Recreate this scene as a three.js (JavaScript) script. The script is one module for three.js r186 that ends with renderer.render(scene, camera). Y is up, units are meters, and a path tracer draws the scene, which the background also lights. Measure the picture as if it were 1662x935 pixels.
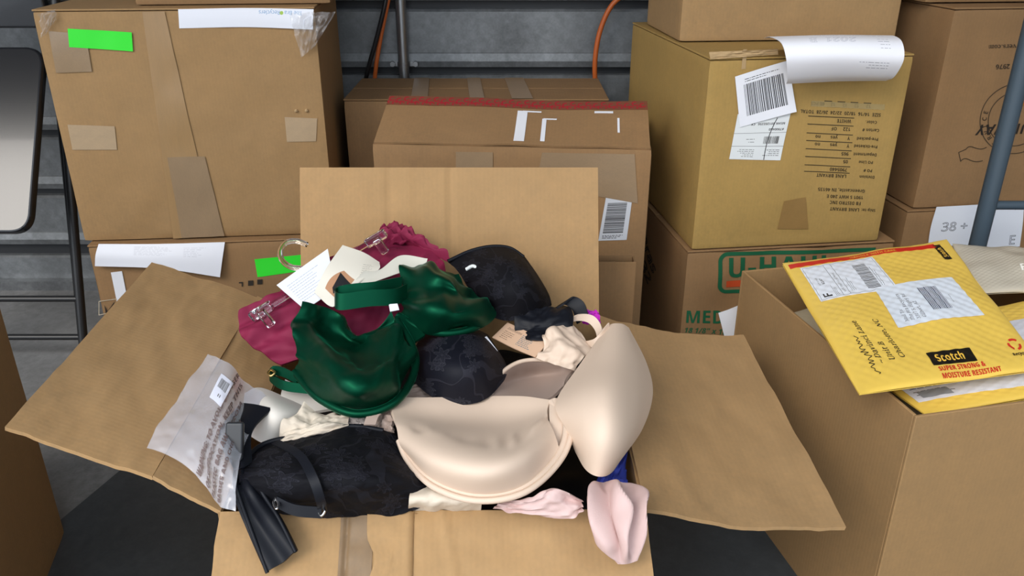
import * as THREE from 'three';
import { mergeGeometries, mergeVertices, toCreasedNormals } from 'three/addons/utils/BufferGeometryUtils.js';
import { RoundedBoxGeometry } from 'three/addons/geometries/RoundedBoxGeometry.js';

// ---------- camera, sky, exposure ----------
const scene = new THREE.Scene();
const FOCAL = 1340, W = 1662, H = 935, PITCH = 24.5 * Math.PI / 180, CAM_Y = 1.05;
const camera = new THREE.PerspectiveCamera(2 * Math.atan(H / 2 / FOCAL) * 180 / Math.PI, W / H, 0.02, 60);
camera.position.set(0, CAM_Y, 0);
camera.rotation.x = -PITCH;
camera.updateMatrixWorld(true);
const renderer = new THREE.WebGLRenderer({ antialias: true });
renderer.toneMapping = THREE.LinearToneMapping;
renderer.toneMappingExposure = 0.97;
renderer.shadowMap.enabled = true;
scene.background = new THREE.Color().setRGB(2.0, 2.18, 2.4);   // even overcast daylight outside the open door
scene.backgroundIntensity = 1;
const sun = new THREE.DirectionalLight(0xfff6ea, 1.5);   // sun veiled by thin cloud, from the upper left of the open front
sun.position.set(-1.7, 2.7, 1.5); sun.target.position.set(0, .4, -1); sun.castShadow = true; sun.shadow.radius = 45; sun.shadow.mapSize.set(2048, 2048);
Object.assign(sun.shadow.camera, { left: -2.5, right: 2.5, top: 2.5, bottom: -2.5, near: .1, far: 8 }); scene.add(sun, sun.target);

// ---------- helpers ----------
const smooth = (g, ang) => { g.scale(1000, 1000, 1000); const r = toCreasedNormals(g, ang); r.scale(.001, .001, .001); return r; };
const merge = l => mergeGeometries(l.map(g => { const k = g.index ? g.toNonIndexed() : g; if (!k.attributes.uv) k.setAttribute('uv', new THREE.Float32BufferAttribute(new Float32Array(k.attributes.position.count * 2), 2)); return k; }));
const V = (x, y, z) => new THREE.Vector3(x, y, z);
let seed = 11;
const rnd = () => { seed = (seed * 1664525 + 1013904223) >>> 0; return seed / 4294967296; };
const hash = (x, y, z) => { let h = Math.imul(x, 374761393) ^ Math.imul(y, 668265263) ^ Math.imul(z, 2147483647 ^ 1274126177); h = Math.imul(h ^ (h >>> 13), 1274126177); return ((h ^ (h >>> 16)) >>> 0) / 4294967296; };
function noise(x, y = 0, z = 0) {   // value noise, -1..1
  const X = Math.floor(x), Y = Math.floor(y), Z = Math.floor(z), s = t => t * t * (3 - 2 * t), l = (a, b, t) => a + (b - a) * t;
  const u = s(x - X), v = s(y - Y), w = s(z - Z), h = (a, b, c) => hash(X + a, Y + b, Z + c);
  return 2 * l(l(l(h(0, 0, 0), h(1, 0, 0), u), l(h(0, 1, 0), h(1, 1, 0), u), v), l(l(h(0, 0, 1), h(1, 0, 1), u), l(h(0, 1, 1), h(1, 1, 1), u), v), w) - 1;
}
const fbm = (x, y, z, n = 3) => { let a = 0, k = 1; for (let i = 0; i < n; i++) { a += k * noise(x, y, z); x *= 2.03; y *= 2.03; z *= 2.03; k *= .5; } return a; };
const rayDir = (px, py) => V((px - W / 2) / FOCAL, -(py - H / 2) / FOCAL, -1).applyEuler(camera.rotation);
const atY = (px, py, y) => { const d = rayDir(px, py); return d.multiplyScalar((y - CAM_Y) / d.y).add(camera.position); };
const atD = (px, py, D) => { const d = rayDir(px, py); return d.multiplyScalar(-D / d.z).add(camera.position); };
const taken = {};
const numbered = n => { const k = taken[n] = (taken[n] ?? -1) + 1; return k ? n + '_' + String(k).padStart(3, '0') : n; };
function mesh(name, geo, mat, parent) { const m = new THREE.Mesh(geo, mat); m.name = parent === scene ? numbered(name) : name; m.castShadow = m.receiveShadow = true; parent.add(m); return m; }
function tag(o, label, category, group) { o.userData.label = label; if (category) o.userData.category = category; if (group) o.userData.group = group; return o; }
function thing(name, label, category, pos = V(0, 0, 0), turn = 0, group) { const g = new THREE.Group(); g.name = numbered(name); g.position.copy(pos); g.rotation.y = turn; scene.add(g); g.updateMatrixWorld(true); return tag(g, label, category, group); }
const struct = (name, geo, mat) => { const m = mesh(name, geo, mat, scene); m.userData.kind = 'structure'; return m; };
const box = (x0, x1, y0, y1, z0, z1) => new THREE.BoxGeometry(x1 - x0, y1 - y0, z1 - z0).translate((x0 + x1) / 2, (y0 + y1) / 2, (z0 + z1) / 2);
function metreUV(geo) {   // uv in metres from the dominant axis of each face
  const g = geo.index ? geo.toNonIndexed() : geo, p = g.attributes.position, uv = new Float32Array(p.count * 2), a = V(), b = V(), c = V();
  for (let i = 0; i < p.count; i += 3) {
    a.fromBufferAttribute(p, i); b.fromBufferAttribute(p, i + 1); c.fromBufferAttribute(p, i + 2);
    const n = b.clone().sub(a).cross(c.clone().sub(a)), x = Math.abs(n.x), y = Math.abs(n.y), z = Math.abs(n.z);
    [a, b, c].forEach((q, k) => uv.set(x > y && x > z ? [q.z, q.y] : y > z ? [q.x, q.z] : [q.x, q.y], (i + k) * 2));
  }
  g.setAttribute('uv', new THREE.BufferAttribute(uv, 2));
  return g;
}
// surface through a grid of points, with thickness; rows run along v, columns along u
function cr(p, t) { const n = p.length - 1, x = Math.min(Math.max(t * n, 0), n - 1e-6), i = Math.floor(x), f = x - i, g = k => k < 0 ? p[0].clone().multiplyScalar(2).sub(p[1]) : k > n ? p[n].clone().multiplyScalar(2).sub(p[n - 1]) : p[k];
  if (n === 1) return p[0].clone().lerp(p[1], t);
  const [a, b, c, d] = [g(i - 1), g(i), g(i + 1), g(i + 2)], r = V();
  for (const k of ['x', 'y', 'z']) r[k] = .5 * (2 * b[k] + (c[k] - a[k]) * f + (2 * a[k] - 5 * b[k] + 4 * c[k] - d[k]) * f * f + (3 * b[k] - a[k] - 3 * c[k] + d[k]) * f * f * f);
  return r; }
function patch(rows, { nu = 40, nv = 40, thick = .002, disp, warp, keep } = {}) {
  const S = []; 
  for (let j = 0; j <= nv; j++) { const line = []; for (let i = 0; i <= nu; i++) { let u = i / nu, v = j / nv; if (warp) [u, v] = warp(u, v); line.push(cr(rows.map(r => cr(r, u)), v)); } S.push(line); }
  const N = S.map((l, j) => l.map((q, i) => { const a = S[j][Math.min(i + 1, nu)].clone().sub(S[j][Math.max(i - 1, 0)]), b = S[Math.min(j + 1, nv)][i].clone().sub(S[Math.max(j - 1, 0)][i]); const n = a.cross(b); return n.lengthSq() > 1e-16 ? n.normalize() : V(0, 1, 0); }));
  if (disp) S.forEach((l, j) => l.forEach((q, i) => q.addScaledVector(N[j][i], disp(i / nu, j / nv, q))));
  let lu = 0, lv = 0; const jm = nv >> 1, im = nu >> 1;
  for (let i = 0; i < nu; i++) lu += S[jm][i].distanceTo(S[jm][i + 1]);
  for (let j = 0; j < nv; j++) lv += S[j][im].distanceTo(S[j + 1][im]);
  const pos = [], uv = [], idx = [], w = nu + 1, cnt = w * (nv + 1);
  for (const side of [.5, -.5]) S.forEach((l, j) => l.forEach((q, i) => { const o = q.clone().addScaledVector(N[j][i], side * thick); pos.push(o.x, o.y, o.z); uv.push(i / nu * lu, j / nv * lv); }));
  const ok = (i, j) => !keep || keep((i + .5) / nu, (j + .5) / nv);
  const quad = (a, b, c, d) => idx.push(a, b, c, a, c, d);
  for (let j = 0; j < nv; j++) for (let i = 0; i < nu; i++) if (ok(i, j)) {
    const a = j * w + i, b = a + 1, c = b + w, d = a + w;
    quad(a, b, c, d); quad(cnt + a, cnt + d, cnt + c, cnt + b);
    if (i === 0 || !ok(i - 1, j)) quad(a, d, cnt + d, cnt + a);
    if (i === nu - 1 || !ok(i + 1, j)) quad(b, cnt + b, cnt + c, c);
    if (j === 0 || !ok(i, j - 1)) quad(a, cnt + a, cnt + b, b);
    if (j === nv - 1 || !ok(i, j + 1)) quad(d, c, cnt + c, cnt + d);
  }
  const g = new THREE.BufferGeometry();
  g.setAttribute('position', new THREE.Float32BufferAttribute(pos, 3)); g.setAttribute('uv', new THREE.Float32BufferAttribute(uv, 2)); g.setIndex(idx);
  return smooth(g, 1.0);
}
const tube = (pts, r, n = 40, sides = 10, closed = false) => new THREE.TubeGeometry(new THREE.CatmullRomCurve3(pts, closed), n, r, sides, closed);
const capTube = (pts, r, n, s) => merge([tube(pts, r, n, s), new THREE.SphereGeometry(r, s, 6).translate(...pts[0].toArray()), new THREE.SphereGeometry(r, s, 6).translate(...pts[pts.length - 1].toArray())]);
// flat band swept along points; across gives the direction of its width at each point
function band(pts, across, width, thick = .0018, n = 50, disp) {
  const k = pts.length, A = Array.isArray(across) ? across : pts.map(() => across), half = i => A[i].clone().normalize().multiplyScalar((Array.isArray(width) ? width[i] : width) / 2);
  return patch([pts.map((p, i) => p.clone().sub(half(i))), pts.map(p => p.clone()), pts.map((p, i) => p.clone().add(half(i)))], { nu: n, nv: 6, thick, disp });
}

// ---------- textures and materials ----------
function dataTex(n, f, srgb, size) {
  const d = new Uint8Array(n * n * 4);
  for (let j = 0; j < n; j++) for (let i = 0; i < n; i++) { const c = f(i / n, j / n), o = (j * n + i) * 4; for (let k = 0; k < 3; k++) d[o + k] = Math.max(0, Math.min(255, 255 * (Array.isArray(c) ? c[k] : c))); d[o + 3] = 255; }
  const t = new THREE.DataTexture(d, n, n); t.wrapS = t.wrapT = THREE.RepeatWrapping; t.magFilter = THREE.LinearFilter; if (srgb) t.colorSpace = THREE.SRGBColorSpace; t.repeat.set(1 / size, 1 / size); t.needsUpdate = true; return t;
}
const tileNoise = (u, v, f, s) => { const a = noise(u * f, v * f, s), b = noise((u - 1) * f, v * f, s), c = noise(u * f, (v - 1) * f, s), d = noise((u - 1) * f, (v - 1) * f, s); return (a * (1 - u) + b * u) * (1 - v) + (c * (1 - u) + d * u) * v; };
const cardMap = dataTex(512, (u, v) => { const n = .5 * tileNoise(u, v, 5, 1) + .4 * tileNoise(u, v, 22, 2) + .5 * tileNoise(u, v, 90, 3) + .5 * tileNoise(u, v, 250, 4), s = Math.sin(u * Math.PI * 2 * 80) * .005; const k = .93 + .045 * n + s; return [k, k * (1 - .008 * n), k * (1 - .02 * n)]; }, true, .56);
const cardBump = dataTex(512, (u, v) => .5 + .12 * Math.sin(u * Math.PI * 2 * 80) + .12 * tileNoise(u, v, 160, 7) + .12 * tileNoise(u, v, 30, 8), false, .56);
const card = (r, g, b, bump = .00022) => new THREE.MeshStandardMaterial({ color: new THREE.Color().setRGB(r, g, b), map: cardMap, bumpMap: cardBump, bumpScale: bump, roughness: .82 });
const K = { kraft: card(.40, .238, .10), tan: card(.45, .275, .12), mid: card(.335, .19, .082), yellow: card(.46, .29, .085), pale: card(.56, .38, .19), inner: card(.46, .278, .122) };
const grainMap = dataTex(512, (u, v) => .86 + .1 * tileNoise(u, v, 8, 11) + .07 * tileNoise(u, v, 60, 12) + .05 * tileNoise(u, v, 220, 13), true, .8);
const mat = (r, g, b, o = {}) => new THREE.MeshStandardMaterial({ color: new THREE.Color().setRGB(r, g, b), roughness: .7, ...o });
const phys = (r, g, b, o = {}) => new THREE.MeshPhysicalMaterial({ color: new THREE.Color().setRGB(r, g, b), roughness: .7, ...o });
const M = {
  galv: mat(.27, .285, .295, { metalness: .35, roughness: .5, map: grainMap }), groove: mat(.02, .022, .025, { roughness: .6 }), steel: mat(.45, .46, .47, { metalness: .9, roughness: .35, map: grainMap }),
  concrete: mat(.30, .30, .30, { map: grainMap, roughness: .85 }), mat: mat(.075, .086, .095, { map: grainMap, roughness: .55 }), plaster: mat(.3, .29, .28, { map: grainMap, roughness: .9 }),
  paper: mat(.8, .81, .86, { roughness: .75 }), green: mat(.03, .78, .03, { roughness: .6 }), orange: mat(.55, .12, .02, { roughness: .45 }), black: mat(.012, .012, .013, { roughness: .4 }),
  chair: phys(.012, .013, .016, { roughness: .2, ior: 1.5, clearcoat: .2, clearcoatRoughness: .05 }), truck: mat(.05, .075, .1, { roughness: .42 }),
  clear: phys(.95, .96, 1, { transmission: .92, roughness: .12, thickness: 0, ior: 1.45 }), tape: phys(.36, .25, .15, { map: cardMap, roughness: .22, clearcoat: .4, clearcoatRoughness: .2 }),
  wrap: phys(.95, .95, .95, { transmission: .85, roughness: .15, thickness: 0 }),
};
function canvasTex(w, h, draw) { const c = document.createElement('canvas'); c.width = w; c.height = h; const g = c.getContext('2d'); draw(g, w, h); const t = new THREE.CanvasTexture(c); t.colorSpace = THREE.SRGBColorSpace; return t; }
const print = (w, h, draw, o = {}) => new THREE.MeshStandardMaterial({ map: canvasTex(w, h, draw), roughness: .7, ...o });   // opaque sheet
const ink = (w, h, draw, o = {}) => print(w, h, draw, { transparent: true, ...o });                                        // ink only, on what lies below
function bars(g, x, y, w, h, n = 40, s = 5) { let r = s; const f = () => (r = (r * 16807) % 2147483647) / 2147483647; f(); let t = 0; while (t < w) { const b = (w / n) * (.3 + f()); g.fillRect(x + t, y, Math.min(b, w - t), h); t += b + (w / n) * (.3 + .9 * f()); } }
function lines(g, x, y, w, n, dy, h = 2) { for (let i = 0; i < n; i++) { let t = 0; const lim = w * (.55 + .45 * Math.abs(noise(i * 3.7, x, y))); while (t < lim) { const l = 6 + 22 * Math.abs(noise(t, i, y)); g.fillRect(x + t, y + i * dy, Math.min(l, lim - t), h); t += l + 5; } } }

// ---------- cartons ----------
// px edge: the front edge seen in the photograph from left to right, at height y
function carton(name, label, { L, R, y, y0, y1, d, m, w, group, seed: sd = 1, amp = .002, top = true, yaw, tapeTop = true }) {
  const a = atY(...L, y), b = atY(...R, y), turn = yaw ?? Math.atan2(-(b.z - a.z), b.x - a.x), h = y1 - y0; w = w ?? Math.hypot(b.x - a.x, b.z - a.z);
  const g = thing(name, label, 'box', V(a.x, y0, a.z), turn, group), hb = top ? h - .004 : h;
  const dispAt = p => { const e = Math.min(1, Math.min(p.x + .02, w - p.x + .02, .3) * 8) ; return amp * (fbm(p.x * 7 + sd * 9, p.y * 7, p.z * 7) * 1.1) * e; };
  const r = .005, geo = new THREE.BoxGeometry(w, hb, d, 44, 44, 30), P = geo.attributes.position, N = geo.attributes.normal, q = V(), c = V();
  for (let i = 0; i < P.count; i++) {
    q.fromBufferAttribute(P, i); c.set(THREE.MathUtils.clamp(q.x, -w / 2 + r, w / 2 - r), THREE.MathUtils.clamp(q.y, -hb / 2 + r, hb / 2 - r), THREE.MathUtils.clamp(q.z, -d / 2 + r, d / 2 - r));
    const o = q.clone().sub(c); if (o.lengthSq() > r * r) q.copy(c).add(o.setLength(r));
    const n = V().fromBufferAttribute(N, i); c.set(q.x + w / 2, q.y + hb / 2, q.z - d / 2);
    if (q.y > -hb / 2 + .01 && Math.abs(n.y) < .5) q.addScaledVector(n, dispAt(c));
    P.setXYZ(i, q.x + w / 2, q.y + hb / 2, q.z - d / 2);
  }
  g.body = mesh('body', smooth(metreUV(geo), .6), m, g);
  if (top) for (const [z0, z1] of [[-d / 2 + .002, 0], [-d, -d / 2 - .002]]) mesh('flap', metreUV(new RoundedBoxGeometry(w, .004, z1 - z0, 1, .0015).translate(w / 2, h - .002, (z0 + z1) / 2)), m, g);
  g.dim = { w, h, d };
  const faces = { front: [(u, v) => V(u, v, 0), V(0, 0, 1)], left: [(u, v) => V(0, v, u - d), V(-1, 0, 0)], right: [(u, v) => V(w, v, -u), V(1, 0, 0)], top: [(u, v) => V(u, h, -v), V(0, 1, 0)] };
  // corners: photograph pixels of the sheet's own bottom-left, bottom-right, top-right, top-left
  g.stick = (part, face, corners, material, lift = .0018, label2, bow) => {
    const [, n] = faces[face], inv = g.matrixWorld.clone().invert(), o = camera.position.clone().applyMatrix4(inv);
    const c4 = corners.map((cc) => { if (cc.isVector3) return cc.clone(); const [px, py] = cc; const t = rayDir(px, py).transformDirection(inv), off = face === 'front' ? 0 : face === 'left' ? 0 : face === 'right' ? w : h, ax = n.x ? 'x' : n.y ? 'y' : 'z', k = (off - o[ax]) / t[ax]; return t.multiplyScalar(k).add(o); });
    const gq = new THREE.PlaneGeometry(1, 1, 24, 24), p = gq.attributes.position;
    for (let i = 0; i < p.count; i++) {
      const u = p.getX(i) + .5, v = p.getY(i) + .5, q2 = c4[0].clone().multiplyScalar((1 - u) * (1 - v)).addScaledVector(c4[1], u * (1 - v)).addScaledVector(c4[2], u * v).addScaledVector(c4[3], (1 - u) * v);
      const s = q2.clone(); q2.addScaledVector(n, (face === 'top' ? 0 : dispAt(s)) + lift + (bow ? bow(u, v) : 0)); p.setXYZ(i, q2.x, q2.y, q2.z);
    }
    gq.computeVertexNormals();
    const s = mesh(part, gq, material, g); if (label2) s.userData.label = label2; return s;
  };
  return g;
}

// ---------- the room: concrete floor, ribbed metal back wall, plain side walls, ceiling, open doorway behind ----------
struct('floor', metreUV(box(-4, 3, -.12, 0, -2.5, 6)), M.concrete);
const matSheet = thing('floor_mat', 'dark slate grey rubber mat lying on concrete floor', 'mat');
{ const sh = new THREE.Shape(); (() => { const p = atY(195, 768, 0), q = atY(103, 845, 0), k = (t) => [p.x + (q.x - p.x) * t, -(p.z + (q.z - p.z) * t)]; return [k(-3.2), k(4), [-1.2, -.4], [1.7, -.4], [1.7, 1.7]]; })().forEach(([x, y], i) => i ? sh.lineTo(x, y) : sh.moveTo(x, y));
  const g = new THREE.ExtrudeGeometry(sh, { depth: .006, bevelEnabled: false }); g.rotateX(-Math.PI / 2); mesh('sheet', metreUV(g), M.mat, matSheet); }
const back = new THREE.Group(); back.name = 'wall_back'; back.userData.kind = 'structure'; scene.add(back);
mesh('backing', box(-4, 3, 0, 2.6, -2.5, -2.33), M.groove, back);
{ const s = new THREE.Shape(); [[0, .012], [.022, .014], [.026, .03], [.02, .05], [.018, .052], [.018, .158], [.012, .164], [0, .166]].forEach(([z, y], i) => i ? s.lineTo(z, y) : s.moveTo(z, y));
  const g = new THREE.ExtrudeGeometry(s, { depth: 7, bevelEnabled: false }); g.rotateY(-Math.PI / 2); g.translate(3, 0, 0); const gg = smooth(metreUV(g), .4);
  for (let k = 0; k < 15; k++) { const p = mesh('panel', gg, M.galv, back); p.position.set(0, -.045 + k * .1735, -2.33); if (k === 0) p.scale.y = .9; } }
struct('trim_1', metreUV(box(-4, 3, 0, .03, -2.33, -2.285)), M.steel);
struct('wall_left', metreUV(box(-4.12, -4, 0, 2.6, -2.5, -.3)), M.plaster);
struct('wall_right', metreUV(box(2.2, 2.32, 0, 3, -2.5, 4)), M.plaster);
struct('ceiling', metreUV(box(-4.12, 2.32, 2.3, 2.42, -2.5, -.42)), M.plaster);
struct('floor_outside', metreUV(box(-14, 12, -.14, -.02, 6, 20)), mat(.3, .3, .29, { map: grainMap, roughness: .9 }));

const pipe = thing('conduit_pipe', 'grey steel conduit pipe clamped to the ribbed metal wall', 'pipe', V(-.293, 0, -2.284));
mesh('tube', new THREE.CylinderGeometry(.0145, .0145, 2.55, 20).translate(0, 1.275, 0), M.steel, pipe);
{ const c = mesh('clamp', merge([new THREE.CylinderGeometry(.0165, .0165, .014, 20, 1, true).translate(0, .674, 0), new RoundedBoxGeometry(.075, .014, .003, 1, .001).translate(0, .674, -.012)]), M.steel, pipe);
  for (const s of [-1, 1]) mesh('bolt', new THREE.CylinderGeometry(.0075, .0085, .008, 6).rotateX(Math.PI / 2).translate(s * .031, .674, -.007), M.steel, c); }
const wallPt = (px, py, D = 2.262) => atD(px, py, D);
tag(mesh('power_cord', tube([wallPt(640, -60, 2.27), wallPt(630, 0), wallPt(618, 60), wallPt(610, 110), wallPt(607, 150, 2.275), wallPt(606, 210, 2.28)], .0058), M.orange, scene), 'orange cord hanging beside a black cord near the conduit pipe', 'cord');
tag(mesh('power_cord', tube([wallPt(632, -40, 2.26), wallPt(626, 0, 2.245), wallPt(612, 60, 2.245), wallPt(598, 110, 2.25), wallPt(590, 150, 2.268), wallPt(588, 210, 2.28)], .006), M.black, scene), 'black cord hanging on the metal wall beside an orange cord', 'cord');
tag(mesh('extension_cord', tube([wallPt(1060, -60), wallPt(1015, -12), wallPt(992, 10), wallPt(974, 50), wallPt(966, 95), wallPt(966, 140, 2.27), wallPt(968, 200, 2.28)], .0068), M.orange, scene), 'orange cord curving down the wall beside the yellow carton', 'cord');

// ---------- closed cartons ----------
const A = carton('carton', 'large worn carton with a green sticker, upper one on the stack beside the folding chair', { L: [137, 392], R: [545, 379], y: .374, y0: .374, y1: .872, d: .42, m: K.kraft, seed: 1, amp: .0035, group: undefined });
const B = carton('carton', 'lower carton with white papers, a green sticker and black print, under the large worn carton', { L: [141, 399], R: [556, 385], y: .372, y0: 0, y1: .372, d: .42, m: K.mid, seed: 2, amp: .003 });
const C = carton('carton', 'carton resting on top of the large worn carton with the green sticker', { L: [220, 9], R: [537, 6], y: .873, y0: .873, y1: 1.2, d: .33, m: K.mid, seed: 3 });
const D = carton('carton', 'brown carton with a raised lid flap and red patterned tape behind the open box', { L: [603, 233], R: [1059, 243], y: .627, y0: 0, y1: .627, d: .32, m: K.mid, seed: 4, top: false });
const E = carton('carton', 'brown carton with clear tape stripes on top, against the metal wall', { L: [500, 170], R: [990, 170], y: .646, y0: 0, y1: .646, d: .27, w: .63, m: K.mid, seed: 5, yaw: 0 });
E.position.set(-.4, 0, -1.965); E.updateMatrixWorld(true);
const F = carton('carton', 'yellowish carton printed upside down with shipping text and hung with white papers', { L: [1122, 406], R: [1425, 391], y: .412, y0: .412, y1: .80, d: .56, m: K.yellow, seed: 6 });
const G = carton('carton', 'carton with a green and orange printed logo under the yellowish carton', { L: [1116, 408], R: [1425, 392], y: .410, y0: 0, y1: .410, d: .46, w: .46, m: K.mid, seed: 7, amp: .006 });
const Hc = carton('carton', 'light brown carton on top of the yellowish carton', { L: [1102, 68], R: [1480, 58], y: .802, y0: .802, y1: 1.15, d: .3, m: K.tan, seed: 8, yaw: .08, w: .47 });
const I = carton('carton', 'brown carton with a round printed emblem behind the hand truck', { L: [1481, 339], R: [1662, 331], y: .45, y0: .45, y1: .875, d: .42, w: .6, m: K.mid, seed: 9 });
const J = carton('carton', 'carton with a handwritten white paper under the carton with the round emblem', { L: [1473, 342], R: [1662, 334], y: .448, y0: 0, y1: .448, d: .42, w: .6, m: K.mid, seed: 10 });
const Kc = carton('carton', 'brown carton on top of the carton with the round emblem', { L: [1500, 5], R: [1662, 3], y: .877, y0: .877, y1: 1.2, d: .38, w: .58, yaw: .09, m: K.mid, seed: 12 });
{ const p = atY(107, 867, 0), g = carton('carton', 'tall plain carton standing on the floor in front of the folding chair', { L: [0, 900], R: [100, 900], y: 0, y0: 0, y1: .66, d: .55, w: .45, m: K.kraft, seed: 13, yaw: 12.7 * Math.PI / 180 });
  const c = Math.cos(g.rotation.y), s = Math.sin(g.rotation.y); g.position.set(p.x - .45 * c + .55 * s, 0, p.z + .45 * s + .55 * c); g.updateMatrixWorld(true); }

// stickers, tape and print on the cartons
A.stick('green_sticker', 'front', [[114, 76], [217, 83], [215, 52], [111, 46]], M.green, .0034, 'blank bright green sticker');
A.stick('tape', 'front', [[296, 385], [365, 382], [333, 253], [272, 255]], M.tape, .0026);
A.stick('tape', 'front', [[92, 118], [150, 116], [140, 55], [80, 50]], M.tape, .0026);
A.stick('tape', 'front', [[282, 386], [350, 383], [268, 18], [232, 19]], phys(.41, .25, .11, { map: cardMap, roughness: .4, clearcoat: .3, clearcoatRoughness: .3 }), .0022);
A.stick('torn_patch', 'front', [[118, 243], [190, 243], [186, 205], [110, 202]], mat(.5, .36, .22, { map: cardMap, roughness: .95 }), .0016);
A.stick('torn_patch', 'front', [[466, 230], [513, 229], [515, 192], [462, 190]], mat(.5, .36, .22, { map: cardMap, roughness: .95 }), .0016);
for (const x of [477, 494]) mesh('torn_tuft', new THREE.DodecahedronGeometry(.004, 0).translate(...A.worldToLocal(atD(x, 185, -A.position.z + .012)).toArray().map((v, i) => i === 2 ? .002 : v)), K.pale, A);
{ const bow = (u, v) => .004 + .012 * noise(u * 7, v * 6, 3) ** 2; const s = A.stick('plastic_wrap', 'front', [[490, 92], [512, 74], [546, 18], [470, 20]], M.wrap, .001, 'crumpled clear plastic tape', (u, v) => .003 + .02 * Math.abs(noise(u * 9, v * 4, 3))); A.stick('plastic_wrap', 'front', [[72, 60], [95, 30], [92, 14], [66, 22]], M.wrap, .001, 'crumpled clear plastic tape', (u, v) => .002 + .014 * Math.abs(noise(u * 6, v * 6, 9))); }
const leaf = (g, face, rows, material, name, label, thick = .0005) => {   // sheet of paper given by rows of [px, py, distance before the face]
  const inv = g.matrixWorld.clone().invert(), o = camera.position.clone().applyMatrix4(inv), ax = face === 'left' ? 'x' : 'z', sg = face === 'left' ? -1 : 1;
  const pts = rows.map(r => r.map(([px, py, l]) => { const t = rayDir(px, py).transformDirection(inv), k = (sg * l - o[ax]) / t[ax]; return g.localToWorld(t.multiplyScalar(k).add(o)); }));
  const geo = patch(pts, { nu: 30, nv: 30, thick });
  const uv = geo.attributes.uv; let mu = 0, mv = 0; for (let i = 0; i < uv.count; i++) { mu = Math.max(mu, uv.getX(i)); mv = Math.max(mv, uv.getY(i)); } for (let i = 0; i < uv.count; i++) uv.setXY(i, uv.getX(i) / mu, uv.getY(i) / mv);
  return tag(mesh(name, geo, material, scene), label, 'paper');
};
const paperText = (seedy, extra) => print(512, 512, (g, w, h) => { g.fillStyle = '#eef0f8'; g.fillRect(0, 0, w, h); g.fillStyle = '#9a9caa'; lines(g, 150, 60 + seedy, 180, 9, 22, 3); lines(g, 350, 90, 90, 6, 30, 3); extra && extra(g, w, h); }, { roughness: .75 });
leaf(A, 'front', [[[291, 46, .004], [400, 44, .004], [508, 48, .006]], [[290, 30, .006], [400, 30, .006], [508, 32, .008]], [[289, 15, .006], [400, 13, .006], [509, 15, .006]]],
  print(880, 136, (g, w, h) => { g.fillStyle = '#eef0f8'; g.fillRect(0, 0, w, h); g.save(); g.translate(806, 14); g.rotate(Math.PI); g.font = '34px sans-serif'; g.fillStyle = '#7fa6cf'; g.fillText('The Bra   Recyclers', 0, 0); g.fillStyle = '#a8c95a'; g.beginPath(); g.arc(136, -14, 12, 0, 7); g.fill(); g.restore(); }), 'paper_sheet', 'white sheet with faint logo hanging below the top carton by the green sticker');
leaf(B, 'front', [[[154, 432, .012], [260, 436, .02], [357, 450, .012]], [[155, 414, .014], [260, 416, .018], [361, 420, .01]], [[160, 396, .004], [260, 396, .004], [365, 393, .004]]], paperText(0), 'paper_sheet', 'white printed sheet tucked between the two stacked cartons by the chair');
B.stick('white_label', 'front', [[192, 500], [206, 480], [198, 440], [180, 442]], M.paper);
B.stick('green_sticker', 'front', [[418, 450], [500, 438], [500, 412], [413, 421]], M.green, .0012, 'bright green sticker');
B.stick('printed_mark', 'front', [[380, 472], [440, 466], [440, 448], [380, 452]], ink(240, 80, (g) => { g.fillStyle = '#2a2118'; g.fillRect(90, 22, 34, 34); g.fillRect(150, 18, 34, 34); g.fillRect(30, 28, 26, 8); g.fillRect(48, 28, 8, 30); }));
B.stick('printed_mark', 'front', [[160, 512], [192, 505], [190, 484], [160, 488]], ink(128, 96, (g) => { g.strokeStyle = '#c8b9a0'; g.lineWidth = 5; g.strokeRect(4, 4, 120, 88); g.fillStyle = '#241a10'; g.beginPath(); g.moveTo(40, 30); g.lineTo(60, 80); g.lineTo(110, 20); g.lineTo(100, 60); g.lineTo(64, 94); g.lineTo(48, 90); g.fill(); }));
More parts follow.
